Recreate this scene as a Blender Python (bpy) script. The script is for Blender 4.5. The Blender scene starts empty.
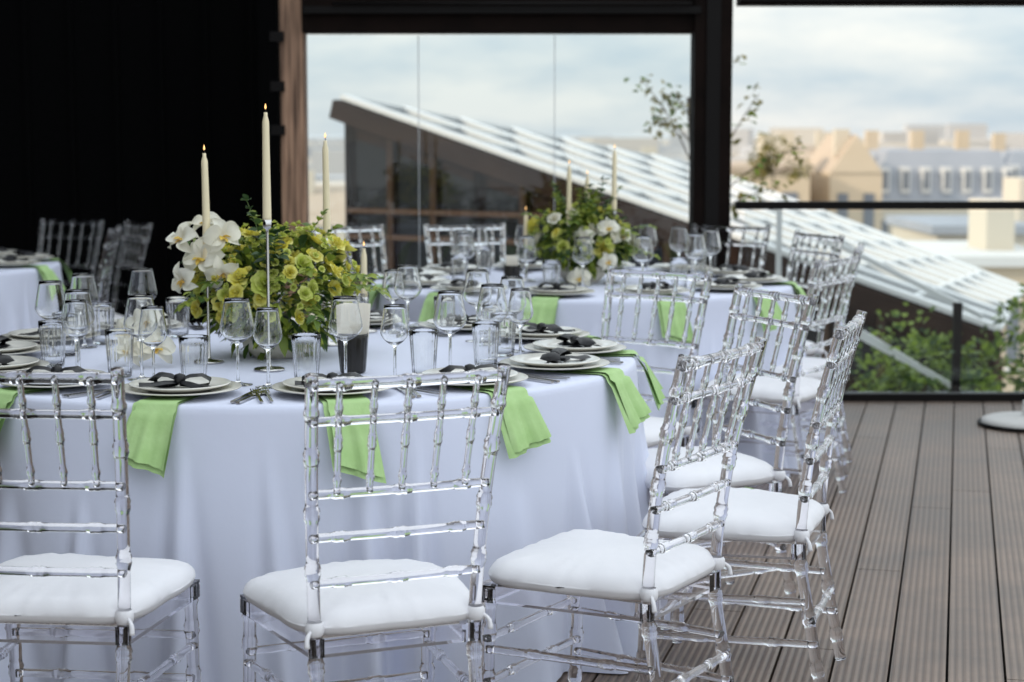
import bpy, math, random
from mathutils import Vector, Matrix
R=random.Random(7)
scene=bpy.context.scene
pi=math.pi
# ---------------------------------------------------------------- materials
def newmat(name):
    m=bpy.data.materials.new(name); m.use_nodes=True
    nt=m.node_tree; b=nt.nodes.get('Principled BSDF'); return m,nt,b
def mat(name,col,rough=.6,metal=0,col2=None,vscale=5,bump=0,bscale=50,trans=0,ior=1.45,emit=None,estr=0,island=False,spec=None,sheen=0,bdetail=3):
    m,nt,b=newmat(name)
    b.inputs['Base Color'].default_value=(*col,1); b.inputs['Roughness'].default_value=rough
    b.inputs['Metallic'].default_value=metal; b.inputs['IOR'].default_value=ior
    b.inputs['Transmission Weight'].default_value=trans
    if spec is not None: b.inputs['Specular IOR Level'].default_value=spec
    if sheen: b.inputs['Sheen Weight'].default_value=sheen
    tc=nt.nodes.new('ShaderNodeTexCoord')
    if col2:
        mx=nt.nodes.new('ShaderNodeMix'); mx.data_type='RGBA'
        mx.inputs[6].default_value=(*col,1); mx.inputs[7].default_value=(*col2,1)
        if island:
            g=nt.nodes.new('ShaderNodeNewGeometry'); nt.links.new(g.outputs['Random Per Island'],mx.inputs[0])
        else:
            n=nt.nodes.new('ShaderNodeTexNoise'); n.inputs['Scale'].default_value=vscale; n.inputs['Detail'].default_value=4
            nt.links.new(tc.outputs['Object'],n.inputs['Vector'])
            cr=nt.nodes.new('ShaderNodeValToRGB'); cr.color_ramp.elements[0].position=.35; cr.color_ramp.elements[1].position=.65
            nt.links.new(n.outputs['Fac'],cr.inputs[0]); nt.links.new(cr.outputs[0],mx.inputs[0])
        nt.links.new(mx.outputs[2],b.inputs['Base Color'])
    if bump:
        n=nt.nodes.new('ShaderNodeTexNoise'); n.inputs['Scale'].default_value=bscale; n.inputs['Detail'].default_value=bdetail
        nt.links.new(tc.outputs['Object'],n.inputs['Vector'])
        bp=nt.nodes.new('ShaderNodeBump'); bp.inputs['Strength'].default_value=bump; bp.inputs['Distance'].default_value=.01
        nt.links.new(n.outputs['Fac'],bp.inputs['Height']); nt.links.new(bp.outputs[0],b.inputs['Normal'])
    if emit: 
        b.inputs['Emission Color'].default_value=(*emit,1); b.inputs['Emission Strength'].default_value=estr
    return m
def leafmat(name,c1,c2,tr=.35,rough=.5,scale=30):
    m,nt,b=newmat(name)
    g=nt.nodes.new('ShaderNodeNewGeometry')
    mx=nt.nodes.new('ShaderNodeMix'); mx.data_type='RGBA'
    mx.inputs[6].default_value=(*c1,1); mx.inputs[7].default_value=(*c2,1)
    nt.links.new(g.outputs['Random Per Island'],mx.inputs[0])
    nt.links.new(mx.outputs[2],b.inputs['Base Color']); b.inputs['Roughness'].default_value=rough
    t=nt.nodes.new('ShaderNodeBsdfTranslucent'); nt.links.new(mx.outputs[2],t.inputs[0])
    s=nt.nodes.new('ShaderNodeMixShader'); s.inputs[0].default_value=tr
    o=nt.nodes['Material Output']
    nt.links.new(b.outputs[0],s.inputs[1]); nt.links.new(t.outputs[0],s.inputs[2]); nt.links.new(s.outputs[0],o.inputs[0])
    return m
def paneglass(name,tint=(.93,.96,.97)):
    m,nt,b=newmat(name); nt.nodes.remove(b)
    t=nt.nodes.new('ShaderNodeBsdfTransparent'); t.inputs[0].default_value=(*tint,1)
    g=nt.nodes.new('ShaderNodeBsdfGlossy'); g.inputs['Roughness'].default_value=.01
    f=nt.nodes.new('ShaderNodeFresnel'); f.inputs[0].default_value=1.45
    s=nt.nodes.new('ShaderNodeMixShader'); o=nt.nodes['Material Output']
    nt.links.new(f.outputs[0],s.inputs[0]); nt.links.new(t.outputs[0],s.inputs[1]); nt.links.new(g.outputs[0],s.inputs[2]); nt.links.new(s.outputs[0],o.inputs[0])
    return m
M={}
M['acrylic']=mat('clear_acrylic',(.985,.975,.998),.0,trans=1,ior=1.48)
M['glass']=mat('glassware',(.99,.995,.995),.0,trans=1,ior=1.5)
M['smoke']=mat('smoked_glass',(.02,.018,.015),.15)
M['pane']=paneglass('window_glass')
M['cloth']=mat('tablecloth_fabric',(.65,.68,.82),.75,bump=.25,bscale=7,sheen=.1,bdetail=7)
M['cushion']=mat('cushion_satin',(.76,.75,.78),.5,bump=.4,bscale=9,sheen=.15,bdetail=6)
M['napkin']=mat('green_linen',(.36,.54,.22),.8,col2=(.42,.60,.27),vscale=20,bump=.25,bscale=30)
M['black']=mat('black_satin',(.008,.008,.01),.45,bump=.3,bscale=40)
M['china']=mat('white_china',(.78,.76,.70),.12)
M['rim']=mat('charger_glaze',(.62,.60,.54),.2)
M['steel']=mat('polished_steel',(.55,.54,.53),.18,metal=1)
M['wax']=mat('ivory_wax',(.82,.71,.48),.45,bump=.05,bscale=30)
M['wick']=mat('wick',(.03,.02,.015),.9)
M['flame']=mat('flame',(1,.6,.2),.5,emit=(1,.55,.2),estr=1.6)
M['leaf']=leafmat('arrangement_leaf',(.06,.13,.02),(.36,.42,.06))
M['leafdark']=leafmat('dark_leaf',(.015,.04,.013),(.06,.12,.035))
M['yrose']=leafmat('lemon_petal',(.72,.64,.07),(.84,.80,.28),.3,.6)
M['grose']=leafmat('lime_petal',(.48,.56,.08),(.70,.72,.24),.3,.6)
M['orchid']=leafmat('orchid_petal',(.80,.76,.62),(.86,.84,.74),.3,.5)
M['olip']=leafmat('orchid_lip',(.75,.55,.10),(.7,.45,.12),.2,.5)
M['stem']=mat('stem',(.12,.18,.05),.6)
M['ivy']=leafmat('ivy_leaf',(.05,.10,.02),(.28,.38,.05),.4)
M['autumn']=leafmat('autumn_leaf',(.12,.12,.04),(.34,.27,.07),.4)
M['bark']=mat('bark',(.10,.07,.05),.9,bump=.5,bscale=40)
M['darkwall']=mat('black_cladding',(.002,.002,.0022),.9,spec=.03)
M['frame']=mat('dark_bronze_timber',(.006,.004,.0035),.7,col2=(.010,.006,.005),vscale=6,bump=.2,bscale=20,spec=.06)
M['metal']=mat('black_metal',(.007,.006,.006),.5,spec=.12)
M['card']=mat('paper_card',(.78,.73,.63),.8)
M['concrete']=mat('cast_stone',(.50,.49,.47),.7,bump=.2,bscale=30)
m,nt,b=newmat('weathered_timber')
tc=nt.nodes.new('ShaderNodeTexCoord'); mp=nt.nodes.new('ShaderNodeMapping'); mp.inputs['Scale'].default_value=(30,30,1.5)
n=nt.nodes.new('ShaderNodeTexNoise'); n.inputs['Scale'].default_value=1.5; n.inputs['Detail'].default_value=6
cr=nt.nodes.new('ShaderNodeValToRGB'); cr.color_ramp.elements[0].color=(.07,.035,.02,1); cr.color_ramp.elements[1].color=(.42,.25,.16,1)
cr.color_ramp.elements[0].position=.35; cr.color_ramp.elements[1].position=.65
nt.links.new(tc.outputs['Object'],mp.inputs[0]); nt.links.new(mp.outputs[0],n.inputs['Vector']); nt.links.new(n.outputs['Fac'],cr.inputs[0]); nt.links.new(cr.outputs[0],b.inputs['Base Color']); b.inputs['Roughness'].default_value=.7
M['wood']=m
# deck
DA=math.radians(-13.5)
m,nt,b=newmat('composite_decking')
tc=nt.nodes.new('ShaderNodeTexCoord'); mp=nt.nodes.new('ShaderNodeMapping'); mp.vector_type='POINT'; mp.inputs['Rotation'].default_value=(0,0,-DA)
nt.links.new(tc.outputs['Object'],mp.inputs[0])
w=nt.nodes.new('ShaderNodeTexWave'); w.inputs['Scale'].default_value=15.7; w.inputs['Distortion'].default_value=0; w.bands_direction='X'
nt.links.new(mp.outputs[0],w.inputs['Vector'])
g=nt.nodes.new('ShaderNodeNewGeometry')
mx=nt.nodes.new('ShaderNodeMix'); mx.data_type='RGBA'; mx.inputs[6].default_value=(.180,.130,.100,1); mx.inputs[7].default_value=(.225,.168,.132,1)
nt.links.new(g.outputs['Random Per Island'],mx.inputs[0])
n=nt.nodes.new('ShaderNodeTexNoise'); n.inputs['Scale'].default_value=2.2; n.inputs['Detail'].default_value=9; n.inputs['Roughness'].default_value=.7; nt.links.new(tc.outputs['Object'],n.inputs['Vector'])
cr=nt.nodes.new('ShaderNodeValToRGB'); cr.color_ramp.elements[0].color=(.62,.62,.62,1); cr.color_ramp.elements[1].color=(1.18,1.18,1.18,1); cr.color_ramp.elements[0].position=.35; cr.color_ramp.elements[1].position=.65
nt.links.new(n.outputs['Fac'],cr.inputs[0])
mu=nt.nodes.new('ShaderNodeMix'); mu.data_type='RGBA'; mu.blend_type='MULTIPLY'; mu.inputs[0].default_value=1
nt.links.new(mx.outputs[2],mu.inputs[6]); nt.links.new(cr.outputs[0],mu.inputs[7])
gr=nt.nodes.new('ShaderNodeMapRange'); gr.inputs[1].default_value=0; gr.inputs[2].default_value=.45; gr.inputs[3].default_value=.62; gr.inputs[4].default_value=1; nt.links.new(w.outputs['Fac'],gr.inputs[0])
m2=nt.nodes.new('ShaderNodeVectorMath'); m2.operation='SCALE'; nt.links.new(mu.outputs[2],m2.inputs[0]); nt.links.new(gr.outputs[0],m2.inputs['Scale'])
nt.links.new(m2.outputs[0],b.inputs['Base Color'])
rr=nt.nodes.new('ShaderNodeMapRange'); rr.inputs[3].default_value=.35; rr.inputs[4].default_value=.7; nt.links.new(n.outputs['Fac'],rr.inputs[0]); nt.links.new(rr.outputs[0],b.inputs['Roughness'])
bp=nt.nodes.new('ShaderNodeBump'); bp.inputs['Strength'].default_value=.8; bp.inputs['Distance'].default_value=.003
nt.links.new(w.outputs['Fac'],bp.inputs['Height']); nt.links.new(bp.outputs[0],b.inputs['Normal'])
M['deck']=m
M['under']=mat('deck_underlay',(.01,.009,.008),.9)
M['roofglass']=mat('skylight_panel',(.08,.10,.12),.12,col2=(.16,.18,.20),island=True)
M['seam']=mat('glass_seam',(.45,.48,.5),.4)
M['roofbar']=mat('white_aluminium',(.74,.73,.70),.5)
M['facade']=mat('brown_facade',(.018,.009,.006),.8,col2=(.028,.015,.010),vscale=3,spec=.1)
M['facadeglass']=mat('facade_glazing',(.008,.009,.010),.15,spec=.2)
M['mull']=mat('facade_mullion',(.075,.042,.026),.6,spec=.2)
M['beige']=mat('beige_render',(.56,.44,.30),.9,col2=(.62,.50,.36),vscale=.3)  # city walls, roofs and windows: distance haze mixed in as paler colour
M['cream']=mat('cream_render',(.60,.53,.42),.9)
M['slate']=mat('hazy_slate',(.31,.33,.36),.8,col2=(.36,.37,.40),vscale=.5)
M['white']=mat('white_render',(.68,.66,.62),.9)
M['winfar']=mat('distant_window',(.17,.18,.20),.4)
M['tile']=mat('roof_tile',(.44,.34,.25),.9,col2=(.50,.40,.30),vscale=.6)
M['city']=mat('hazy_city',(.44,.44,.45),.9,col2=(.62,.54,.44),island=True)  # far blocks: haze painted into the base colours
M['ground']=mat('hazy_ground',(.44,.46,.47),1,col2=(.48,.49,.49),vscale=.01)  # pale grey stands in for haze towards the horizon
# ---------------------------------------------------------------- mesh builder
class MB:
    def __init__(s): s.v=[];s.f=[];s.m=[];s.s=[];s.mats=[]
    def mi(s,key):
        if key not in s.mats: s.mats.append(key)
        return s.mats.index(key)
    def add(s,vs,fs,key,smooth=True):
        o=len(s.v); s.v.extend([tuple(v) for v in vs]); k=s.mi(key)
        for f in fs: s.f.append(tuple(i+o for i in f)); s.m.append(k); s.s.append(smooth)
    def box(s,c,d,key,rz=0,rot=None):
        x,y,z=[q/2 for q in d]; vs=[Vector((a*x,b*y,e*z)) for a in(-1,1) for b in(-1,1) for e in(-1,1)]
        mt=rot if rot else Matrix.Rotation(rz,3,'Z')
        vs=[mt@v+Vector(c) for v in vs]
        s.add(vs,[(0,1,3,2),(4,6,7,5),(0,4,5,1),(2,3,7,6),(0,2,6,4),(1,5,7,3)],key,False)
    def beam(s,p0,p1,w,h,key):
        p0=Vector(p0);p1=Vector(p1);d=(p1-p0);L=d.length;d.normalize()
        up=Vector((0,0,1)) if abs(d.z)<.95 else Vector((0,1,0))
        x=d.cross(up).normalized(); z=x.cross(d)
        vs=[]
        for p in(p0,p1):
            for a,b in((-1,-1),(1,-1),(1,1),(-1,1)): vs.append(p+x*a*w/2+z*b*h/2)
        s.add(vs,[(0,1,2,3),(7,6,5,4),(0,4,5,1),(1,5,6,2),(2,6,7,3),(3,7,4,0)],key,False)
    def tube(s,pts,r,key,n=10,step=None,nodes=None,bul=.35,bw=.006,cap=True):
        pts=[Vector(p) for p in pts]
        if step:
            P=[]
            for i in range(len(pts)-1):
                a=pts[max(i-1,0)];b=pts[i];c=pts[i+1];d=pts[min(i+2,len(pts)-1)]
                k=max(1,int((c-b).length/step))
                for j in range(k):
                    t=j/k
                    P.append(.5*((2*b)+(c-a)*t+(2*a-5*b+4*c-d)*t*t+(3*b-a-3*c+d)*t**3))
            P.append(pts[-1])
        else: P=pts
        L=[0]
        for i in range(1,len(P)): L.append(L[-1]+(P[i]-P[i-1]).length)
        vs=[];fs=[]
        ref=None
        for i,p in enumerate(P):
            d=(P[min(i+1,len(P)-1)]-P[max(i-1,0)]).normalized()
            if ref is None: ref=Vector((1,0,0)) if abs(d.x)<.7 else Vector((0,0,1))
            x=(ref-d*ref.dot(d)).normalized(); ref=x; y=d.cross(x)
            rad=r(L[i]/L[-1]) if callable(r) else r
            if nodes: rad*=1+bul*sum(math.exp(-((L[i]-q)/bw)**2) for q in nodes)
            for j in range(n):
                a=2*pi*j/n; vs.append(p+x*math.cos(a)*rad+y*math.sin(a)*rad)
        for i in range(len(P)-1):
            for j in range(n):
                k=(j+1)%n; fs.append((i*n+j,i*n+k,(i+1)*n+k,(i+1)*n+j))
        if cap: fs.append(tuple(reversed(range(n)))); fs.append(tuple(range((len(P)-1)*n,len(P)*n)))
        s.add(vs,fs,key)
    def lathe(s,prof,key,n=32,c=(0,0,0),rib=None):
        vs=[];fs=[];idx=[]
        for r,z in prof:
            if r<1e-6: idx.append([len(vs)]); vs.append((c[0],c[1],c[2]+z))
            else:
                row=[]
                for j in range(n):
                    a=2*pi*j/n; rr=r*(1+(rib(a,z) if rib else 0)); row.append(len(vs)); vs.append((c[0]+rr*math.cos(a),c[1]+rr*math.sin(a),c[2]+z))
                idx.append(row)
        for A,B in zip(idx,idx[1:]):
            for j in range(n):
                k=(j+1)%n
                if len(A)==1 and len(B)==1: continue
                if len(A)==1: fs.append((A[0],B[k],B[j]))
                elif len(B)==1: fs.append((A[j],A[k],B[0]))
                else: fs.append((A[j],A[k],B[k],B[j]))
        s.add(vs,fs,key)
    def mesh(s,name):
        me=bpy.data.meshes.new(name); me.from_pydata(s.v,[],s.f)
        for k in s.mats: me.materials.append(M[k])
        me.polygons.foreach_set('material_index',s.m); me.polygons.foreach_set('use_smooth',s.s); me.update()
        return me
    def obj(s,name,loc=(0,0,0),rz=0,parent=None): return place(s.mesh(name),name,loc,rz,parent)
def place(me,name,loc=(0,0,0),rz=0,parent=None,sc=1):
    o=bpy.data.objects.new(name,me); scene.collection.objects.link(o); o.location=loc; o.rotation_euler=(0,0,rz); o.scale=(sc,sc,sc)
    if parent: o.parent=parent
    return o
def empty(name,loc=(0,0,0)):
    o=bpy.data.objects.new(name,None); scene.collection.objects.link(o); o.location=loc; return o
# ---------------------------------------------------------------- chair
def chair_mesh(seed):
    b=MB(); A='acrylic'
    nod=[.06,.075,.19,.205,.32,.335,.52,.535,.64,.655,.76,.775,.86]
    for sx in(-1,1):
        b.tube([(sx*.175,-.255,0),(sx*.170,-.215,.22),(sx*.172,-.195,.39),(sx*.184,-.225,.66),(sx*.200,-.290,.925)],lambda t:.0135 if t>.45 else .0145,A,12,.006,nod,.28)
        b.tube([(sx*.208,.195,0),(sx*.207,.187,.2),(sx*.205,.182,.375)],.0145,A,12,.006,[.06,.075,.16,.175,.27,.285,.34],.28)
        for z in(.13,.235):
            yb=-.238 if z<.2 else -.21
            b.tube([(sx*.172,yb,z),(sx*.207,.189,z)],.0095,A,10,.006,[.1,.115,.28,.295])
        b.lathe([(.0155,-.014),(.0195,-.008),(.020,.0),(.0195,.008),(.0155,.014)],'cushion',12,(sx*.173,-.198,.402))
        b.tube([(sx*.173,-.176,.402),(sx*.176,-.165,.415),(sx*.168,-.15,.42)],.006,'cushion',8,.006)
        b.tube([(sx*.185,-.21,.40),(sx*.195,-.220,.388),(sx*.196,-.223,.370)],lambda t:.004+.002*t,'cushion',6,.006)
    for z in(.16,.26): b.tube([(-.207,.187,z),(.207,.187,z)],.0095,A,10,.006,[.1,.115,.28,.295])
    b.tube([(-.17,-.228,.19),(.17,-.228,.19)],.0095,A,10,.006,[.1,.115,.24,.255])
    def bk(z):
        t=(z-.39)/(.925-.39); return -.195-.035*t-.06*t*t,.172+.028*t
    zs=[.905,.83,.68,.59,.495]
    for z in zs:
        y,h=bk(z); L=2*h
        b.tube([(-h,y,z),(0,y-.006,z),(h,y,z)],.0095 if z<.9 else .0120,A,10,.006,[.05,.065,L/2-.008,L/2+.008,L-.065,L-.05],.3)
    for i in range(5):
        u=-.72+1.44*i/4
        y0,h0=bk(.68); y1,h1=bk(.905)
        b.tube([(u*h0,y0-.003,.68),(u*(h0+h1)/2,(y0+y1)/2-.003,.79),(u*h1,y1-.003,.905)],.0070,A,8,.006,[.03,.1,.115,.18],.4)
    vs=[];fs=[]
    for (e,zz) in((0,.343),(0,.382),(-.035,.382),(-.035,.343)):
        for (x,y) in((-.183-e,-.205-e),(.183+e,-.205-e),(.220+e,.210+e),(-.220-e,.210+e)):
            vs.append((x,y,zz))
    for q in range(4):
        r=(q+1)%4
        for j in range(4):
            k=(j+1)%4; fs.append((q*4+j,q*4+k,r*4+k,r*4+j))
    b.add(vs,fs,A,False)
    n=72; rings=[(0,.060),(.15,.060),(.3,.059),(.45,.0575),(.6,.055),(.72,.051),(.82,.047),(.89,.042),(.94,.036),(.975,.028),(.993,.021),(.996,.0185),(1.0,.0165),(.996,.0145),(.99,.010),(.97,.003),(.93,0),(0,0)]
    vs=[];fs=[];idx=[]
    rr=random.Random(seed); ph=[rr.random()*6 for _ in range(6)]
    Z0=.384
    for u,z in rings:
        zz=z*1.18; row=[]
        if u==0: row=[len(vs)]; vs.append((0,0,Z0+zz))
        else:
            for j in range(n):
                a=2*pi*j/n; ca,sa=math.cos(a),math.sin(a)
                p=5.; k=(abs(ca)**p+abs(sa)**p)**(-1/p)
                x=ca*k*u; y=sa*k*u
                hw=.219+.022*y
                wob=1+.008*math.sin(5*a+ph[0])+.005*math.sin(11*a+ph[1])
                px=x*hw*wob; py=y*.216*wob
                dz=0
                if z>.018: dz=.0035*math.sin(px*18+ph[2])*math.sin(py*22+ph[3])+.0022*u**3*math.sin(23*a+ph[4]+u*5)+.0016*u**2*math.sin(41*a+ph[5])-.004*math.exp(-((1-abs(x))**2+(1-abs(y))**2)/.05)
                row.append(len(vs)); vs.append((px,py,Z0+zz+dz))
        idx.append(row)
    for Aa,B in zip(idx,idx[1:]):
        for j in range(n):
            k=(j+1)%n
            if len(Aa)==1: fs.append((Aa[0],B[j],B[k]))
            elif len(B)==1: fs.append((Aa[k],Aa[j],B[0]))
            else: fs.append((Aa[k],Aa[j],B[j],B[k]))
    b.add(vs,fs,'cushion')
    return b.mesh('chiavari_chair')
CHS=[chair_mesh(i) for i in range(3)]
nch=[0]
def chair(tx,ty,fx,fy):
    d=Vector((fx,fy)).normalized(); nch[0]+=1
    return place(CHS[nch[0]%3],'chiavari_chair',(tx+.288*d.x,ty+.288*d.y,0.002),math.atan2(d.y,d.x)-pi/2)
C1=Vector((-.65,5.33)); R1=1.0
C2=Vector((.30,8.0)); R2=.9
C3=Vector((-3.12,9.0)); R3=.9
chair(-.200,3.61,-.42,1)
chair(-.975,3.65,.10,1)
chair(.460,4.01,-.87,.52)
chair(.85,4.63,-.955,.30)
chair(.78,5.50,-.90,-.42)
chair(.50,6.30,-.62,-.78)
chair(1.22,6.94,-.85,.52)
chair(1.42,7.60,-.96,.22)
chair(1.42,8.60,-.9,-.35)
chair(1.10,9.35,-.5,-.85)
chair(-.24,9.45,.25,-1)
chair(-.82,9.25,.6,-.85)
chair(-2.35,9.95,-.45,-.9)
chair(-1.95,9.15,-1,-.1)
chair(-1.95,9.72,-1,-.55)
# ---------------------------------------------------------------- tables
def table(C,rad,seed,name='round_table'):
    rr=random.Random(seed); H=.75
    folds=[]
    a=rr.random()*.3
    while a<2*pi:
        folds.append((a,rr.uniform(.030,.075),rr.uniform(.5,1.3),rr.uniform(.0,.30),rr.uniform(-.06,.06))); a+=rr.uniform(.12,.26)
    k1,k2=rr.randint(5,7),rr.randint(11,13)
    def fold(a,t):
        s=.35*math.sin(k1*a+seed)+.25*math.sin(k2*a+2*seed)
        for c,w,dp,t0,sl in folds:
            if t<=t0: continue
            tt=(t-t0)/(1-t0); ww=w*(.45+.75*tt)
            d=(a-c-sl*t+pi)%(2*pi)-pi
            if abs(d)<3*ww: s+=dp*tt**.7*(math.exp(-(d/ww)**2)-.45*math.exp(-((abs(d)-1.5*ww)/(.8*ww))**2))
        return s
    n=640; b=MB(); rows=[]
    prof=[(u*rad,H,0) for u in(.15,.3,.45,.6,.75,.85,.93,.975,.992)]
    prof+=[(rad,H-.003,0),(rad+.005,H-.010,0),(rad+.007,H-.022,0)]
    for i in range(1,29):
        t=i/28; prof.append((rad+.007+.06*t,H-.022-(H-.026)*t,t))
    vs=[(0,0,H)];fs=[]
    for r,z,t in prof:
        row=[]
        for j in range(n):
            a=2*pi*j/n; q=r+(.075*t**.75*fold(a,t) if t>0 else 0)
            row.append(len(vs)); vs.append((q*math.cos(a),q*math.sin(a),z))
        rows.append(row)
    for j in range(n): fs.append((0,rows[0][j],rows[0][(j+1)%n]))
    for A,B in zip(rows,rows[1:]):
        for j in range(n):
            k=(j+1)%n; fs.append((A[j],B[j],B[k],A[k]))
    b.add(vs,fs,'cloth')
    b.lathe([(0,0),(.25,0),(.25,.03),(.04,.05),(.04,.72),(rad-.02,.72),(rad-.02,.74),(0,.74)],'frame',32)
    b.obj(name,(C.x,C.y,0),rr.random()*6)
table(C1,R1,5); table(C2,R2,8); table(C3,R3,11)
# ---------------------------------------------------------------- tableware
def stem_glass(h,rb,rr_,hb,fr=.033):
    b=MB(); out=[(0,0),(fr,0),(fr,.0015),(fr*.6,.003),(.008,.006),(.0042,.014),(.0038,.04),(.0038,h-hb-.012),(.006,h-hb)]
    inn=[]
    N=12
    for i in range(1,N+1):
        t=i/N
        if t<.35: r=.006+(rb-.006)*math.sin(t/.35*pi/2)**.8
        else: r=rb+(rr_-rb)*((t-.35)/.65)
        out.append((r,h-hb+hb*t)); inn.append((r-.0011,h-hb+hb*t))
    inn[-1]=(inn[-1][0],h+.0005)
    inn=[p for p in inn if p[0]>.007]
    out+=list(reversed(inn)); out.append((0,h-hb+.006))
    b.lathe(out,'glass',40); return b
WG=stem_glass(.220,.045,.031,.115,.037).mesh('wine_glass')
WG2=stem_glass(.200,.037,.027,.105,.033).mesh('white_wine_glass')
def tumbler(key='glass',h=.115,r0=.030,r1=.038,name='water_tumbler'):
    b=MB(); rib=lambda a,z:.018*math.cos(20*a) if .01<z<h-.012 else 0
    out=[(0,0),(r0-.003,0),(r0,.003)]+[(r0+(r1-r0)*t,.004+(h-.005)*t) for t in[i/10 for i in range(1,11)]]
    out+=[(r1-.001,h),(r1-.0025,h-.001)]+[(r0+(r1-r0)*t-.0028,.004+(h-.005)*t) for t in[.8,.6,.4,.2,.1]]+[(r0-.006,.010),(0,.009)]
    b.lathe(out,key,80,rib=rib); return b
TU=tumbler(h=.125).mesh('water_tumbler')
def plate_mesh():
    b=MB()
    b.lathe([(0,0),(.085,0),(.10,.003),(.148,.010),(.150,.012),(.148,.0135),(.10,.007),(.085,.005),(0,.005)],'rim',56)
    b.lathe([(0,.0055),(.07,.0055),(.085,.009),(.122,.020),(.124,.022),(.121,.0235),(.084,.0125),(.07,.010),(0,.010)],'china',56)
    return b.mesh('dinner_plate')
PL=plate_mesh()
def bow_mesh(seed):
    rr=random.Random(seed); b=MB()
    def strip(path,w,key='black'):
        vs=[];fs=[]
        for i,(p,wd) in enumerate(zip(path,w)):
            p=Vector(p); q=Vector(path[min(i+1,len(path)-1)])-Vector(path[max(i-1,0)]); q.normalize()
            x=q.cross(Vector((0,0,1)))
            x=x.normalized() if x.length>.01 else Vector((0,1,0))
            for u in(-1,-.33,.33,1): vs.append(p+x*wd*u+Vector((0,0,.004*math.cos(u*3)+rr.uniform(-.001,.001))))
        for i in range(len(path)-1):
            for j in range(3): fs.append((i*4+j,i*4+j+1,i*4+j+5,i*4+j+4))
        b.add(vs,fs,key)
    for s in(-1,1):
        a=rr.uniform(-.3,.3)
        c,sn=math.cos(a),math.sin(a)
        pth=[(0,0,.03),(s*.025,0,.040),(s*.055,.0,.043),(s*.075,0,.032),(s*.07,0,.018),(s*.04,0,.014),(0,0,.02)]
        strip([(x*c,x*sn,z) for x,y,z in pth],[.008,.016,.024,.028,.026,.018,.01])
        e=rr.uniform(.5,.9)
        strip([(0,0,.026),(s*.03,-.03*e,.026),(s*.06,-.06*e,.022),(s*.085,-.075*e,.024)],[.006,.013,.019,.022])
    b.lathe([(0,-.013),(.012,-.009),(.016,0),(.012,.009),(0,.013)],'black',14,(0,0,.033))
    return b.mesh('black_napkin_bow')
BOW=[bow_mesh(i) for i in range(3)]
def napkin_mesh(seed):
    rr=random.Random(seed); b=MB()
    hang=rr.uniform(.115,.150); w=.056; sk=rr.uniform(-.02,.02)
    path=[(.20,.0015),(.12,.0015),(.05,.002),(.015,.003),(.0,.002),(-.009,-.004),(-.014,-.016)]
    for i in range(1,9):
        t=i/8; path.append((-.020-.055*t,-.016-hang*t))
    nx=15; vs=[];fs=[]; p1=rr.random()*6
    for i,(y,z) in enumerate(path):
        t=max(0,(i-6)/8)
        for j in range(nx):
            u=-1+2*j/(nx-1)
            fl=.008*math.sin(u*5+p1)*t+.005*math.sin(u*11+p1)*t
            vs.append((u*w*(1+.16*t)+sk*t,y-fl-.004*t,z+(.016*u*t if seed%2 else -.020*u*t)))
    for i in range(len(path)-1):
        for j in range(nx-1): fs.append((i*nx+j,i*nx+j+1,(i+1)*nx+j+1,(i+1)*nx+j))
    b.add(vs,fs,'napkin'); 
    vs2=[(v[0]*.90+.005,v[1]-.0045,v[2]+.0045) for v in vs]; vs2=[(x,y,z+.010*(i//nx>6)) for i,(x,y,z) in enumerate(vs2)]
    b.add(vs2,fs,'napkin')
    return b.mesh('green_napkin')
NAP=[napkin_mesh(i) for i in range(5)]
def fork_mesh():
    b=MB(); 
    b.beam((0,-.10,.004),(0,.03,.006),.008,.003,'steel'); b.beam((0,.03,.006),(0,.055,.004),.020,.002,'steel')
    for i in range(4): b.beam((-.009+.006*i,.055,.004),(-.009+.006*i,.10,.008),.0028,.002,'steel')
    return b.mesh('fork')
def knife_mesh():
    b=MB(); b.beam((0,-.11,.004),(0,.01,.004),.010,.005,'steel')
    b.add([(-.008,.01,.004),(.009,.01,.004),(.010,.07,.004),(.004,.115,.004),(-.008,.10,.004),(-.008,.01,.0055),(.009,.01,.0045),(.010,.07,.0045),(.004,.115,.0045),(-.008,.10,.0055)],[(0,1,2,3,4),(9,8,7,6,5)]+[(i,(i+1)%5,5+(i+1)%5,5+i) for i in range(5)],'steel',False)
    return b.mesh('table_knife')
FK=fork_mesh(); KN=knife_mesh()
def setting(C,rad,th,H=.751,glasses=3,cut=True,bow=True):
    d=Vector((-math.cos(th),-math.sin(th))); r=Vector((-math.sin(th),math.cos(th))); E=C-d*rad
    def W(u,v): p=E+r*u+d*v; return (p.x,p.y,H)
    rz=math.atan2(d.y,d.x)-pi/2
    place(R.choice(NAP),'green_napkin',W(R.uniform(-.03,.0),0),rz+R.uniform(-.05,.05))
    j=lambda a:R.uniform(-a,a)
    x,y,z=W(j(.006),.165+j(.006)); place(PL,'dinner_plate',(x,y,z+.008),R.random()*6)
    if bow: place(R.choice(BOW),'black_napkin_bow',(x,y,z+.008),rz+j(.5))
    if cut:
        for u in(-.168,-.192): place(FK,'fork',W(u,.15+j(.006)),rz+j(.04))
        for u in(.168,.188): place(KN,'table_knife',W(u,.15+j(.006)),rz+j(.04))
    if glasses>=1: place(WG,'wine_glass',W(.08+j(.03),.37+j(.03)),0)
    if glasses>=3: place(WG2,'white_wine_glass',W(.17+j(.015),.33+j(.02)),0)
    if glasses>=2: place(TU,'water_tumbler',W(-.03+j(.03),.36+j(.03)),j(3))
for k in range(14): setting(C1,R1,math.radians(-75+25.7*k),glasses=3 if k in(0,2,5,11,12,13) else 2)
for k in range(12): setting(C2,R2,math.radians(-70+30*k),cut=False,glasses=2 if k%2 else 1)
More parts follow.
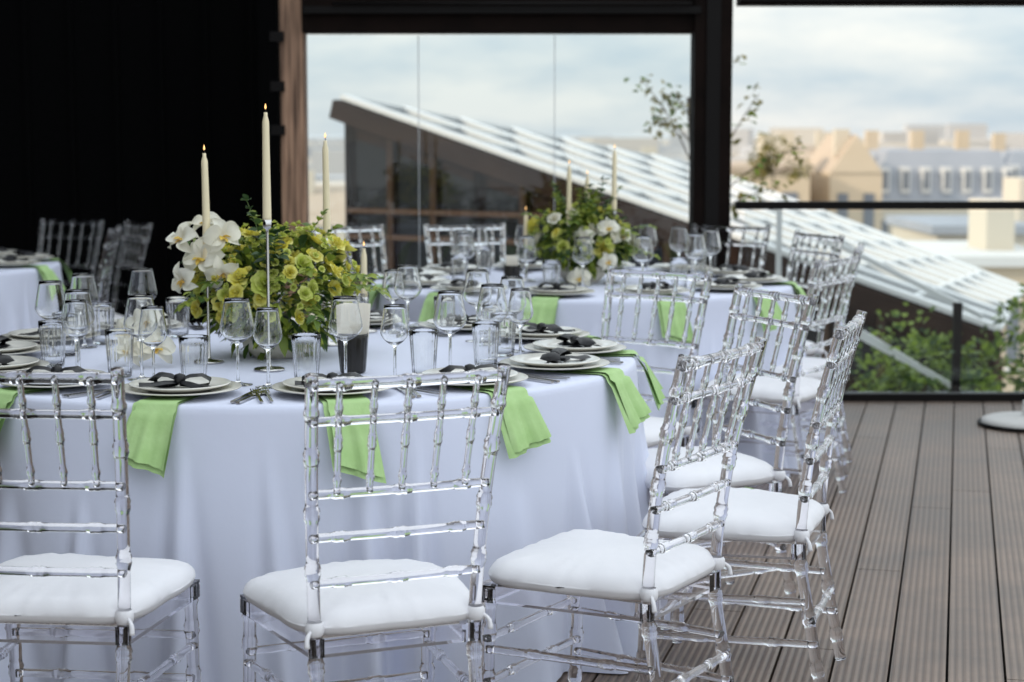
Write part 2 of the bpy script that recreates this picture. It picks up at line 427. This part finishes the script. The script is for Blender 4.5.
for k in range(12):
    if math.cos(math.radians(-70+30*k))>-.3: setting(C3,R3,math.radians(-70+30*k),cut=False,glasses=(k%2))
# ---------------------------------------------------------------- flowers
def frame(n):
    n=Vector(n).normalized(); a=Vector((0,0,1)) if abs(n.z)<.9 else Vector((0,1,0))
    x=a.cross(n).normalized(); return x,n.cross(x),n
def leaf(b,c,d,L,W,key,rr,droop=.3):
    c=Vector(c); d=Vector(d).normalized(); side=d.cross(Vector((rr.uniform(-.5,.5),rr.uniform(-.5,.5),1))); side=side.normalized() if side.length>.01 else Vector((1,0,0))
    up=side.cross(d)
    vs=[];N=4
    ws=[.15,.8,1,.7,.03]
    for i in range(N+1):
        t=i/N; p=c+d*L*t-Vector((0,0,1))*droop*L*t*t
        vs+= [p-side*W*ws[i]+up*W*.35*ws[i],p,p+side*W*ws[i]+up*W*.35*ws[i]]
    fs=[]
    for i in range(N):
        for j in range(2): fs.append((i*3+j,i*3+j+1,i*3+j+4,i*3+j+3))
    b.add(vs,fs,key)
def rose(b,c,n,Rr,key,rr):
    x,y,z=frame(n); c=Vector(c); op=rr.uniform(.8,1.25)
    for k,(cnt,ro) in enumerate([(3,.25),(4,.45),(5,.72),(6,1.05)]):
        off=rr.random()*6
        for q in range(cnt):
            ph=off+2*pi*q/cnt; wd=2*pi/cnt*.66; vs=[];fs=[];NA=7;NB=5
            jit=rr.uniform(.85,1.15); hj=rr.uniform(.85,1.12)
            for bi in range(NB):
                bb=bi/(NB-1)
                for ai in range(NA):
                    a=-1+2*ai/(NA-1); be=bb*(1-.30*a*a)
                    rad=Rr*ro*op*(.25+.75*math.sin(be*pi/2)**.8)*jit+Rr*.30*k*max(0,be-.65)+Rr*.09*math.sin(a*6+q)*be
                    h=Rr*(1.25-.24*k)*be*hj-Rr*.22*k*max(0,be-.75)
                    an=ph+a*wd
                    vs.append(c+(x*math.cos(an)+y*math.sin(an))*rad+z*(h-Rr*.5))
            for bi in range(NB-1):
                for ai in range(NA-1):
                    i=bi*NA+ai; fs.append((i,i+1,i+NA+1,i+NA))
            b.add(vs,fs,key)
def orchid(b,c,n,S,rr):
    x,y,z=frame(n); c=Vector(c); rot=rr.uniform(-.4,.4)
    for ang,L,W,zo in((90,1,.30,0),(215,1,.28,0),(325,1,.28,0),(15,1.0,.50,.06),(165,1.0,.50,.06)):
        a=math.radians(ang)+rot; d=x*math.cos(a)+y*math.sin(a); s=z.cross(d); vs=[];fs=[];N=8;K=7
        cu=rr.uniform(.05,.35); tw=rr.uniform(-.25,.25)
        for i in range(N):
            t=i/(N-1); w=W*S*math.sin(pi*min(1,(t*.93+.07)))**.6
            for j in range(K):
                u=-1+2*j/(K-1)
                vs.append(c+d*S*L*t+s*w*u+z*S*(zo+.20*math.sin(t*pi)-cu*t*t+.16*u*u*w/(W*S)+tw*u*t+.03*math.sin(u*9+t*6)*t))
        for i in range(N-1):
            for j in range(K-1):
                q=i*K+j; fs.append((q,q+1,q+K+1,q+K))
        b.add(vs,fs,'orchid')
    for a in(-1,0,1):
        d=(x*math.sin(a*1.2+rot)-y*math.cos(a*1.2+rot)+z*.9).normalized()
        leaf(b,c+z*S*.08,d,S*.42,S*.14,'olip',rr,.1)
def sprig(b,p0,d,L,rr,key='leaf',n=9,ls=.035):
    p=Vector(p0); d=Vector(d).normalized(); pts=[p.copy()]
    for i in range(n):
        d=(d+Vector((rr.uniform(-.12,.12),rr.uniform(-.12,.12),rr.uniform(-.14,.06)))).normalized()
        p=p+d*L/n; pts.append(p.copy())
        s=d.cross(Vector((0,0,1))).normalized()
        for sg in(-1,1): leaf(b,p,(d*.6+s*sg+Vector((0,0,rr.uniform(-.2,.5)))),ls*rr.uniform(.7,1.2),ls*.3,key,rr)
    leaf(b,p,d,ls,ls*.3,key,rr)
    b.tube(pts,.0012,'stem',4)
def arrangement(c,seed,orch,rx=.19,rz=.15,zc=.155,nr=26,whites=0,yl=.75,ks=1.0):
    rr=random.Random(seed); E=empty('flower_arrangement',c)
    b=MB()
    b.lathe([(0,0),(.07,0),(.10,.03),(.11,.07),(.10,.07),(.09,.03),(0,.02)],'card',32)
    b.obj('bowl',parent=E)
    b=MB()
    for i in range(1000):
        d=Vector((rr.gauss(0,1),rr.gauss(0,1),rr.gauss(0,1))).normalized(); q=rr.uniform(.35,1.05)**.6
        p=Vector((d.x*rx*q,d.y*rx*q,zc+d.z*rz*q))
        if p.z<.01: p.z=.01+rr.random()*.03
        dd=d+Vector((rr.uniform(-.6,.6),rr.uniform(-.6,.6),rr.uniform(-.2,.8)))
        leaf(b,p,dd,rr.uniform(.03,.055),rr.uniform(.008,.015),'leaf' if rr.random()<.75 else 'leafdark',rr)
    for i in range(34):
        a=rr.random()*2*pi; e=rr.uniform(-.1,1.3); d=Vector((math.cos(a)*math.cos(e),math.sin(a)*math.cos(e),math.sin(e)))
        sprig(b,Vector((d.x*rx*.5,d.y*rx*.5,zc+d.z*rz*.5)),d,rr.uniform(.12,.22),rr,'leaf' if i%4 else 'leafdark')
    b.obj('foliage',parent=E)
    b=MB()
    for i in range(nr):
        a=2*pi*((i*.618)%1)+rr.uniform(-.3,.3); e=math.asin(max(-1,min(1,-.3+1.25*(i+.5)/nr)))
        d=Vector((math.cos(a)*math.cos(e),math.sin(a)*math.cos(e),math.sin(e)))
        q=rr.uniform(.9,1.28)
        p=Vector((d.x*rx*q,d.y*rx*q,zc+d.z*rz*q)); 
        if p.z<.03:p.z=.04
        key='yrose' if rr.random()<yl else 'grose'
        if rr.random()<whites: key='orchid'
        rose(b,p,d+Vector((rr.uniform(-.6,.6),rr.uniform(-.6,.6),rr.uniform(-.1,.6))),rr.choice([.011,.013,.016,.019,.022,.025])*ks,key,rr)
    for i in range(130):
        a=rr.random()*2*pi; e=rr.uniform(-.1,1.45); d=Vector((math.cos(a)*math.cos(e),math.sin(a)*math.cos(e),math.sin(e))); q=rr.uniform(1,1.3)
        p=Vector((d.x*rx*q,d.y*rx*q,zc+d.z*rz*q))
        rose(b,p,d,rr.uniform(.006,.011),'grose',rr)
    b.obj('roses',parent=E)
    b=MB()
    for p,n,s in orch: orchid(b,p,n,s,rr)
    b.obj('orchids',parent=E)
    return E
arrangement((-.67,5.30,.752),4,[
 ((-.19,-.14,.29),(-.5,-1,.2),.066),((-.25,-.10,.34),(-.7,-.8,.5),.058),((-.13,-.16,.35),(.6,-1,.3),.058),((-.24,-.15,.23),(-.9,-1,-.2),.054),((-.13,-.17,.25),(.1,-1,-.3),.052),((-.19,-.08,.38),(-.1,-.8,.9),.048),
 ((-.33,-.22,.12),(-.4,-1,.3),.058),((-.40,-.20,.08),(-.8,-1,.5),.056),((-.30,-.26,.05),(.3,-1,.4),.056),((-.37,-.27,.04),(-.2,-1,.9),.050),
 ((.16,.05,.12),(.8,-.6,.2),.045)],rx=.20,rz=.165,zc=.18,nr=120,yl=.72)
arrangement((C2.x,C2.y-.05,.752),9,[((.1,-.18,.24),(.3,-1,.2),.05),((.0,-.19,.20),(-.3,-1,.2),.05),((-.02,-.22,.03),(-.1,-1,.4),.055),((.16,-.12,.2),(.6,-1,.4),.05),((.1,-.2,.1),(.2,-1,.1),.045)],rx=.2,rz=.14,zc=.17,nr=30,whites=.5,yl=.4,ks=1.4)
# ---------------------------------------------------------------- candles
def candle(x,y,zb,zt,name='candlestick'):
    b=MB(); h=zb-.752
    b.lathe([(0,0),(.042,0),(.042,.003),(.038,.006),(.008,.009),(.0045,.016),(.004,h-.03),(.0045,h-.022),(.011,h-.018),(.0125,h+.004),(.0105,h+.004),(0,h-.002)],'steel',24)
    L=zt-zb-.02
    lx,ly=R.uniform(-.004,.004),R.uniform(-.004,.004)
    b.tube([(0,0,h-.001),(lx*.3,ly*.3,h+L*.5),(lx,ly,h+L*.97),(lx,ly,h+L)],lambda t:.0118-.003*t if t<.96 else .005,'wax',16,.02)
    b.tube([(lx,ly,h+L-.002),(lx+.001,ly,h+L+.010)],.0011,'wick',6)
    prof=[(0,0),(.0018,.003),(.0026,.006),(.002,.010),(.001,.014),(0,.017)]
    b.lathe(prof,'flame',10,(lx,ly,h+L+.007))
    b.obj(name,(x,y,.752))
candle(-.655,4.98,1.153,1.462); candle(-.845,5.15,1.034,1.352); candle(-.555,5.58,1.07,1.385); candle(-.475,5.95,.86,1.04)
candle(.24,7.85,1.0,1.27);candle(.43,7.85,1.06,1.335);candle(.33,8.2,1.0,1.22);candle(.06,8.0,.90,1.07)
b=tumbler('smoke',.105,.034,.042,'x'); 
for i in range(3): b.box((-.004+.006*i,-.008+.008*i,.137),(.080,.003,.095),'card',rot=Matrix.Rotation(.12*i+.25,3,'Z')@Matrix.Rotation(.06*i-.05,3,'Y'))
b.obj('card_holder',(-.425,4.93,.752))
b=tumbler('smoke',.09,.03,.036,'x'); b.box((0,0,.1),(.05,.004,.06),'card',rz=.2); b.obj('card_holder',(C2.x-.3,C2.y-.3,.752))
# ---------------------------------------------------------------- terrace
import bmesh
bm=bmesh.new()
Wd=.146;gap=.007
for i in range(-75,75):
    x0=i*Wd; y=-14-R.random()*3
    while y<16:
        L=3.6; 
        c=[bm.verts.new((x,yy,z)) for x in(x0+gap/2,x0+Wd-gap/2) for yy in(y,y+L-.005) for z in(-.022,0)]
        for f in((0,1,3,2),(4,6,7,5),(0,4,5,1),(2,3,7,6),(1,5,7,3)): bm.faces.new([c[q] for q in f])
        y+=L
bmesh.ops.rotate(bm,verts=bm.verts,cent=(0,0,0),matrix=Matrix.Rotation(DA,3,'Z'))
for co,no in(((0,9.78,0),(0,1,0)),((0,-3,0),(0,-1,0)),((6.5,0,0),(1,0,0)),((-5.4,0,0),(-1,0,0))):
    bmesh.ops.bisect_plane(bm,geom=bm.verts[:]+bm.edges[:]+bm.faces[:],plane_co=co,plane_no=no,clear_outer=True)
bmesh.ops.recalc_face_normals(bm,faces=bm.faces)
me=bpy.data.meshes.new('terrace_decking'); bm.to_mesh(me); bm.free(); me.materials.append(M['deck']); place(me,'terrace_decking')
b=MB(); b.box((.5,3.4,-.19),(12.1,12.9,.3),'under'); b.obj('terrace_slab')
b=MB(); b.box((-4.8,10.6,3.6),(7.0,.3,8),'darkwall')
for i in range(28): b.box((-8.2+.25*i,10.44,3.6),(.03,.02,7.9),'darkwall')
b.obj('dark_wall')
b=MB(); b.box((-5.6,3.0,3.8),(.3,14.9,8.2),'darkwall'); b.obj('sun_block_wall')  # unseen wall, added to keep the sun off the terrace
GY=9.6
b=MB()
b.box((-1.235,GY,1.2),(.09,.16,2.6),'darkwall'); b.obj('door_jamb')
b=MB(); b.box((-1.115,GY,1.15),(.125,.12,2.5),'wood')
for z in(1.87,1.62,1.40,.75): b.box((-1.19,GY-.07,z),(.07,.03,.05),'metal')
b.obj('timber_column')
E=empty('glazed_screen',(0,0,0))
b=MB()
b.box((-.05,GY,2.14),(2.02,.2,.50),'frame'); b.box((-.05,GY-.12,2.00),(2.0,.04,.035),'metal')
b.tube([(-.9,GY-.16,2.03),(.9,GY-.16,2.03)],.008,'metal',8)
b.obj('lintel_beam',parent=E)
b=MB(); b.box((3.8,GY,2.20),(5.3,.16,.34),'frame'); b.box((3.8,GY-.10,2.055),(5.3,.03,.02),'metal'); b.obj('upper_beam',parent=E)
b=MB(); b.box((1.015,GY-.02,1.25),(.19,.22,2.6),'frame'); b.box((1.015,GY-.135,1.25),(.07,.012,2.6),'metal'); b.obj('post',parent=E)
b=MB(); b.box((-.05,GY,.04),(1.98,.1,.08),'frame'); b.box((3.8,GY,.015),(5.3,.09,.05),'metal'); b.obj('bottom_rail',parent=E)
b=MB(); b.box((3.8,GY,1.015),(5.3,.06,.04),'metal'); b.obj('top_rail',parent=E)
b=MB(); b.box((-.77,GY,.98),(.58,.008,1.80),'pane'); b.box((-.13,GY,.98),(.69,.008,1.80),'pane'); b.box((.57,GY,.98),(.70,.008,1.80),'pane')
b.box((2.45,GY,.515),(2.5,.01,.94),'pane');b.box((4.98,GY,.515),(2.5,.01,.94),'pane')
for x in(-.478,.218): b.box((x,GY,.98),(.004,.010,1.80),'seam')
b.obj('glass_panes',parent=E)
b=MB(); b.lathe([(0,0),(.22,0),(.225,.01),(.22,.03),(.19,.04),(.05,.045),(.035,.05),(.032,.12),(.026,.12),(.026,.05),(0,.05)],'concrete',48)
b.lathe([(.226,.004),(.24,.004),(.24,.016),(.226,.018)],'metal',48); b.obj('parasol_base',(2.46,8.75,.002))
# ---------------------------------------------------------------- neighbouring roof
A=Vector((-1.44,16,1.67));B=Vector((3.41,13,.005));F=Vector((4.58,16.65,-.025));Ev=Vector((1.91,20,1.035))
E=empty('neighbouring_building')
b=MB()
def bl(u,v):
    return (A*(1-u)+B*u)*(1-v)+(Ev*(1-u)+F*u)*v
NU,NV=9,7
nrm=(Ev-A).cross(B-A).normalized(); 
if nrm.z<0: nrm=-nrm
for i in range(NU):
    for j in range(NV):
        e=.003
        p=[bl(i/NU+e,j/NV+e),bl((i+1)/NU-e,j/NV+e),bl((i+1)/NU-e,(j+1)/NV-e),bl(i/NU+e,(j+1)/NV-e)]
        b.add(p+[q-nrm*.03 for q in p],[(0,1,2,3),(7,6,5,4),(0,4,5,1),(1,5,6,2),(2,6,7,3),(3,7,4,0)],'roofglass',False)
b.obj('skylight_panels',parent=E)
b=MB()
for j in range(NV+1): b.beam(bl(0,j/NV)+nrm*.02,bl(1,j/NV)+nrm*.02,.10,.04,'roofbar')
for i in range(NU+1): b.beam(bl(i/NU,0)+nrm*.015,bl(i/NU,1)+nrm*.015,.05,.03,'roofbar')
b.obj('glazing_bars',parent=E)
b=MB()
h=(B-A); hh=Vector((h.x,h.y,0)).normalized(); nn=Vector((hh.y,-hh.x,0))
def vert(t,dz,off): p=A+h*t; return Vector((p.x,p.y,p.z+dz))+nn*off
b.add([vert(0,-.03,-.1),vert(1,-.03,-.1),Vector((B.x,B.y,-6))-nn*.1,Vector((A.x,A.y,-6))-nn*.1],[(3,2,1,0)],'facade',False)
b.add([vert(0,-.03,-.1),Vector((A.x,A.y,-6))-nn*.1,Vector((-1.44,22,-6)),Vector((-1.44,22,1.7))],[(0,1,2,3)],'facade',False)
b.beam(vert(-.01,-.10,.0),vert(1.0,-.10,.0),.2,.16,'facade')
b.obj('timber_wall',parent=E)
b=MB()
for i in range(13):
    t0=i/13+.012;t1=(i+1)/13-.006
    for zt,zb in((None,.75),(.70,-.4)):
        za=(A+h*t0).z-.32; zb2=(A+h*t1).z-.32
        if zt is not None: za=min(za,zt);zb2=min(zb2,zt)
        if zb2<zb+.05: continue
        p0=A+h*t0;p1=A+h*t1
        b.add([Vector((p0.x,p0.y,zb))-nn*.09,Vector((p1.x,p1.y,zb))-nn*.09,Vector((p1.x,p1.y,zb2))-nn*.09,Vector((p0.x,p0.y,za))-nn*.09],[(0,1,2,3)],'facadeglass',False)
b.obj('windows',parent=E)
b=MB()
for i in range(14):
    p=A+h*(i/13)
    if p.z-.3>-.4: b.beam(Vector((p.x,p.y,-.5))-nn*.06,Vector((p.x,p.y,p.z-.2))-nn*.06,.05,.05,'mull' if i%3 else 'frame')
for z in(.72,.50,.1):
    t=min(1,(A.z-.3-z)/(A.z-B.z)); b.beam(Vector((A.x,A.y,z))-nn*.05,Vector(((A+h*t).x,(A+h*t).y,z))-nn*.05,.04,.04,'mull')
b.obj('mullions',parent=E)
b=MB()
b.beam((1.9,11.2,.75),(2.72,10.7,.33),.03,.03,'roofbar'); b.beam((2.0,10.6,.25),(2.45,10.5,-.02),.035,.035,'roofbar')
b.beam((2.55,10.6,-.4),(2.55,10.6,.42),.045,.045,'metal'); b.beam((1.55,10.8,-.4),(1.55,10.8,.95),.03,.03,'roofbar')
b.beam((1.95,11.0,.25),(2.6,10.7,-.1),.03,.03,'roofbar')
b.obj('stair_handrail')
def bush(name,n,fn,key,ls,seed):
    rr=random.Random(seed); b=MB()
    for i in range(n):
        p,d=fn(rr); leaf(b,p,d,ls*rr.uniform(.6,1.3),ls*.38,key if rr.random()<.88 else 'leafdark',rr,.3)
    b.obj(name)
cl=[]
for _ in range(56):
    x=R.uniform(2.1,4.6); cl.append((x,R.uniform(10.4,11.4),R.uniform(-.5,.12+.42*min(1,(x-2.0)/1.1)*R.random()),R.uniform(.08,.24)))
def f1(rr):
    c=rr.choice(cl); d=Vector((rr.gauss(0,1),rr.gauss(0,1),rr.gauss(0,1))).normalized()
    return Vector((c[0],c[1],c[2]))+d*c[3]*rr.uniform(.4,1.15),d+Vector((0,0,.3))
bush('climbing_shrub',5200,f1,'ivy',.055,3)
rr=random.Random(12); b=MB()
b.tube([(1.22,11.5,-3),(1.20,11.5,0),(1.13,11.5,1.0),(1.08,11.45,1.6)],lambda t:.04-.025*t,'bark',8)
for (p,q) in(((1.15,11.5,1.1),(.78,11.4,1.72)),((1.12,11.5,1.3),(.85,11.3,1.45)),((1.2,11.5,1.0),(1.5,11.4,1.62)),((1.18,11.5,.9),(1.75,11.4,1.30)),((1.18,11.5,.8),(1.62,11.3,1.05)),((1.12,11.5,1.4),(.95,11.4,1.62)),((1.1,11.45,1.55),(1.35,11.5,1.8))):
    p=Vector(p);q=Vector(q); mid=(p+q)/2+Vector((0,0,.06)); b.tube([p,mid,q],lambda t:.006-.004*t,'bark',5,.05)
    for i in range(34):
        t=rr.uniform(.35,1.05); c=p.lerp(q,t)+Vector((rr.gauss(0,.035),rr.gauss(0,.04),rr.gauss(0,.035)+.05*math.sin(min(t,1)*pi)))
        leaf(b,c,(rr.uniform(-1,1),rr.uniform(-1,1),rr.uniform(-.6,.8)),.05,.018,'autumn' if rr.random()<.7 else 'ivy',rr)
b.obj('sapling_tree')
# ---------------------------------------------------------------- city
def house(name,x0,x1,y,zt,zb,dep,wall,roof,style='flat',cols=6,rows=4,rh=1.2,wz=None):
    E=empty(name); b=MB(); cx=(x0+x1)/2;w=x1-x0
    b.box((cx,y+dep/2,(zt+zb)/2),(w,dep,zt-zb),wall); b.obj('walls',parent=E)
    b=MB()
    if style=='mansard':
        i=.6; v=[(x0-.1,y-.1,zt),(x1+.1,y-.1,zt),(x1+.1,y+dep,zt),(x0-.1,y+dep,zt),(x0+i,y+i,zt+rh),(x1-i,y+i,zt+rh),(x1-i,y+dep-i,zt+rh),(x0+i,y+dep-i,zt+rh)]
        b.add(v,[(0,1,5,4),(1,2,6,5),(2,3,7,6),(3,0,4,7),(4,5,6,7)],roof,False)
        for k in range(cols):
            x=x0+w*(k+.5)/cols; b.box((x,y+.25,zt+rh*.42),(w/cols*.42,.7,rh*.5),'white'); b.box((x,y-.11,zt+rh*.42),(w/cols*.25,.03,rh*.36),'winfar')
        for k in range(3): b.box((x0+w*(k+.4)/3,y+dep*.5,zt+rh+.3),(.5,.4,.9),'beige')
    elif style=='gable':
        v=[(x0-.1,y-.1,zt),(x1+.1,y-.1,zt),(x1+.1,y+dep,zt),(x0-.1,y+dep,zt),(x0-.1,y+dep/2,zt+rh),(x1+.1,y+dep/2,zt+rh)]
        b.add(v,[(0,1,5,4),(2,3,4,5),(1,2,5),(3,0,4)],roof,False)
        for k in range(2): b.box((x0+w*(k+.4)/2,y+dep*.4,zt+rh),(.6,.5,1.0),'cream')
    elif style=='end':
        v=[(x0,y-.05,zt),(x1,y-.05,zt),(x1,y+dep,zt),(x0,y+dep,zt),(cx,y-.05,zt+rh),(cx,y+dep,zt+rh)]
        b.add(v,[(0,1,4),(2,3,5)],wall,False); b.add(v,[(1,2,5,4),(3,0,4,5)],roof,False)
        b.box((x0+w*.3,y+1,zt+rh*.8),(.5,.5,.9),'cream')
    else: 
        b.box((cx,y+dep/2,zt+.1),(w+.3,dep+.3,.2),roof); b.box((cx+w*.2,y+dep/2,zt+.7),(w*.25,1.5,1),'cream')
    b.obj('roof',parent=E)
    b=MB(); top=zt if wz is None else wz
    for r in range(rows):
        for c in range(cols):
            x=x0+w*(c+.5)/cols; z=top-1.3-r*2.2
            b.box((x,y-.01,z),(w/cols*.4,.06,1.2),'winfar'); b.box((x,y-.05,z-.7),(w/cols*.5,.12,.08),'white')
    b.obj('windows',parent=E)
house('apartment_building',7.2,9.9,62,.1,-14,8,'beige','tile','flat',2,3,1.0)
house('apartment_building',9.9,12.8,68,-.1,-14,9,'beige','tile','gable',3,4,1.0)
house('townhouse',10.9,12.7,64,.0,-14,6,'beige','tile','end',2,4,1.3)
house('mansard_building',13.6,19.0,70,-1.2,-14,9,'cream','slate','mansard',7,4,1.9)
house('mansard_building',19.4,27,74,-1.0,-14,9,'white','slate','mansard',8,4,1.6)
house('rooftop_block',8.3,10.6,36,-1.2,-14,5,'beige','white','flat',4,3)
house('rooftop_block',9.6,13.6,42,-.9,-14,5,'cream','slate','flat',5,3)
house('rooftop_block',5.6,8.0,40,-1.9,-14,5,'slate','tile','gable',4,3,.8)
house('townhouse',-8,-3,60,-1.6,-14,8,'cream','tile','gable',6,4,1.2)
house('townhouse',2.5,6.8,72,-.8,-14,8,'cream','slate','gable',5,4,1.1)
def crown(name,c,r,n,ls,key,seed,zb):
    rr=random.Random(seed); b=MB(); c=Vector(c)
    b.tube([(c.x,c.y,zb),(c.x+.1,c.y,c.z-r*.4),(c.x,c.y,c.z+r*.4)],lambda t:.25*r*(1-.8*t)*.5,'bark',7)
    cs=[c+Vector((rr.gauss(0,.5),rr.gauss(0,.5),rr.gauss(0,.45)))*r for _ in range(12)]
    for q in cs: b.tube([(c.x,c.y,c.z-r*.5),q],lambda t:.05*r*(1-.7*t),'bark',5)
    for i in range(n):
        q=rr.choice(cs); d=Vector((rr.gauss(0,1),rr.gauss(0,1),rr.gauss(0,1))).normalized()
        leaf(b,q+d*r*.42*rr.uniform(.4,1),d,ls,ls*.4,key,rr)
    b.obj(name)
crown('autumn_tree',(6.9,50,.6),.62,500,.13,'autumn',5,-14)
crown('tree',(15.5,46,-3.0),1.6,900,.25,'ivy',8,-14)
rr=random.Random(77); b=MB()
for i in range(1700):
    y=110*(13**rr.random()); x=rr.uniform(-.4,.45)*y
    hgt=rr.uniform(6,12)+ (rr.random()<.04)*rr.uniform(2,5)*y/500
    w=rr.uniform(5,13)*(1+y/900); b.box((x,y,-14+hgt/2),(w,rr.uniform(6,14),hgt),'city',rz=rr.uniform(-.4,.4))
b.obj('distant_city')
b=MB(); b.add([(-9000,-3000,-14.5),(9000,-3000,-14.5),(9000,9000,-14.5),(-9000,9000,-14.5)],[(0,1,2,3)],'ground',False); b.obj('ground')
# ---------------------------------------------------------------- light
el=math.radians(24); sd=Vector((-1,-.32,0)).normalized()
w=bpy.data.worlds.new('World'); scene.world=w; w.use_nodes=True; nt=w.node_tree; bg=nt.nodes['Background']
sky=nt.nodes.new('ShaderNodeTexSky'); sky.sky_type='NISHITA'; sky.sun_disc=False; sky.sun_elevation=el; sky.sun_rotation=math.atan2(sd.x,sd.y)%(2*pi)
sky.altitude=100; sky.air_density=1.0; sky.dust_density=1.0
tc=nt.nodes.new('ShaderNodeTexCoord'); mp=nt.nodes.new('ShaderNodeMapping'); mp.inputs['Scale'].default_value=(4,4,16)
n=nt.nodes.new('ShaderNodeTexNoise'); n.inputs['Scale'].default_value=1.5; n.inputs['Detail'].default_value=7; n.inputs['Roughness'].default_value=.55
cr=nt.nodes.new('ShaderNodeValToRGB'); cr.color_ramp.elements[0].position=.36; cr.color_ramp.elements[1].position=.60
cr.color_ramp.elements[0].color=(4.0,4.9,5.7,1); cr.color_ramp.elements[1].color=(7.0,7.05,6.9,1)
nt.links.new(tc.outputs['Generated'],mp.inputs[0]); nt.links.new(mp.outputs[0],n.inputs['Vector']); nt.links.new(n.outputs['Fac'],cr.inputs[0])
sx=nt.nodes.new('ShaderNodeSeparateXYZ'); nt.links.new(tc.outputs['Generated'],sx.inputs[0])
mr=nt.nodes.new('ShaderNodeMapRange'); mr.inputs[1].default_value=.10; mr.inputs[2].default_value=.45; mr.inputs[3].default_value=1.0; mr.inputs[4].default_value=2.0
nt.links.new(sx.outputs['Z'],mr.inputs[0])
vm=nt.nodes.new('ShaderNodeVectorMath'); vm.operation='SCALE'; nt.links.new(cr.outputs[0],vm.inputs[0]); nt.links.new(mr.outputs[0],vm.inputs['Scale'])
mx=nt.nodes.new('ShaderNodeMix'); mx.data_type='RGBA'; mx.inputs[0].default_value=.8
nt.links.new(sky.outputs[0],mx.inputs[6]); nt.links.new(vm.outputs[0],mx.inputs[7]); nt.links.new(mx.outputs[2],bg.inputs[0])
bg.inputs[1].default_value=.15
L=bpy.data.lights.new('sun','SUN'); L.energy=2.8; L.angle=math.radians(.5); L.color=(1,.88,.72)
o=bpy.data.objects.new('sun',L); scene.collection.objects.link(o)
dirv=-(sd*math.cos(el)+Vector((0,0,math.sin(el)))); o.rotation_euler=dirv.to_track_quat('-Z','Y').to_euler(); o.location=(-10,-5,12)
# ---------------------------------------------------------------- camera
c=bpy.data.cameras.new('camera'); co=bpy.data.objects.new('camera',c); scene.collection.objects.link(co); scene.camera=co
co.location=(0,0,1.39); co.rotation_euler=(math.radians(90-6.41),0,0); c.lens=65.4; c.sensor_width=36; c.clip_end=20000; c.clip_start=.05
c.dof.use_dof=True; c.dof.focus_distance=4.4; c.dof.aperture_fstop=3.8
scene.view_settings.view_transform='Standard'; scene.view_settings.look='None'; scene.view_settings.exposure=0
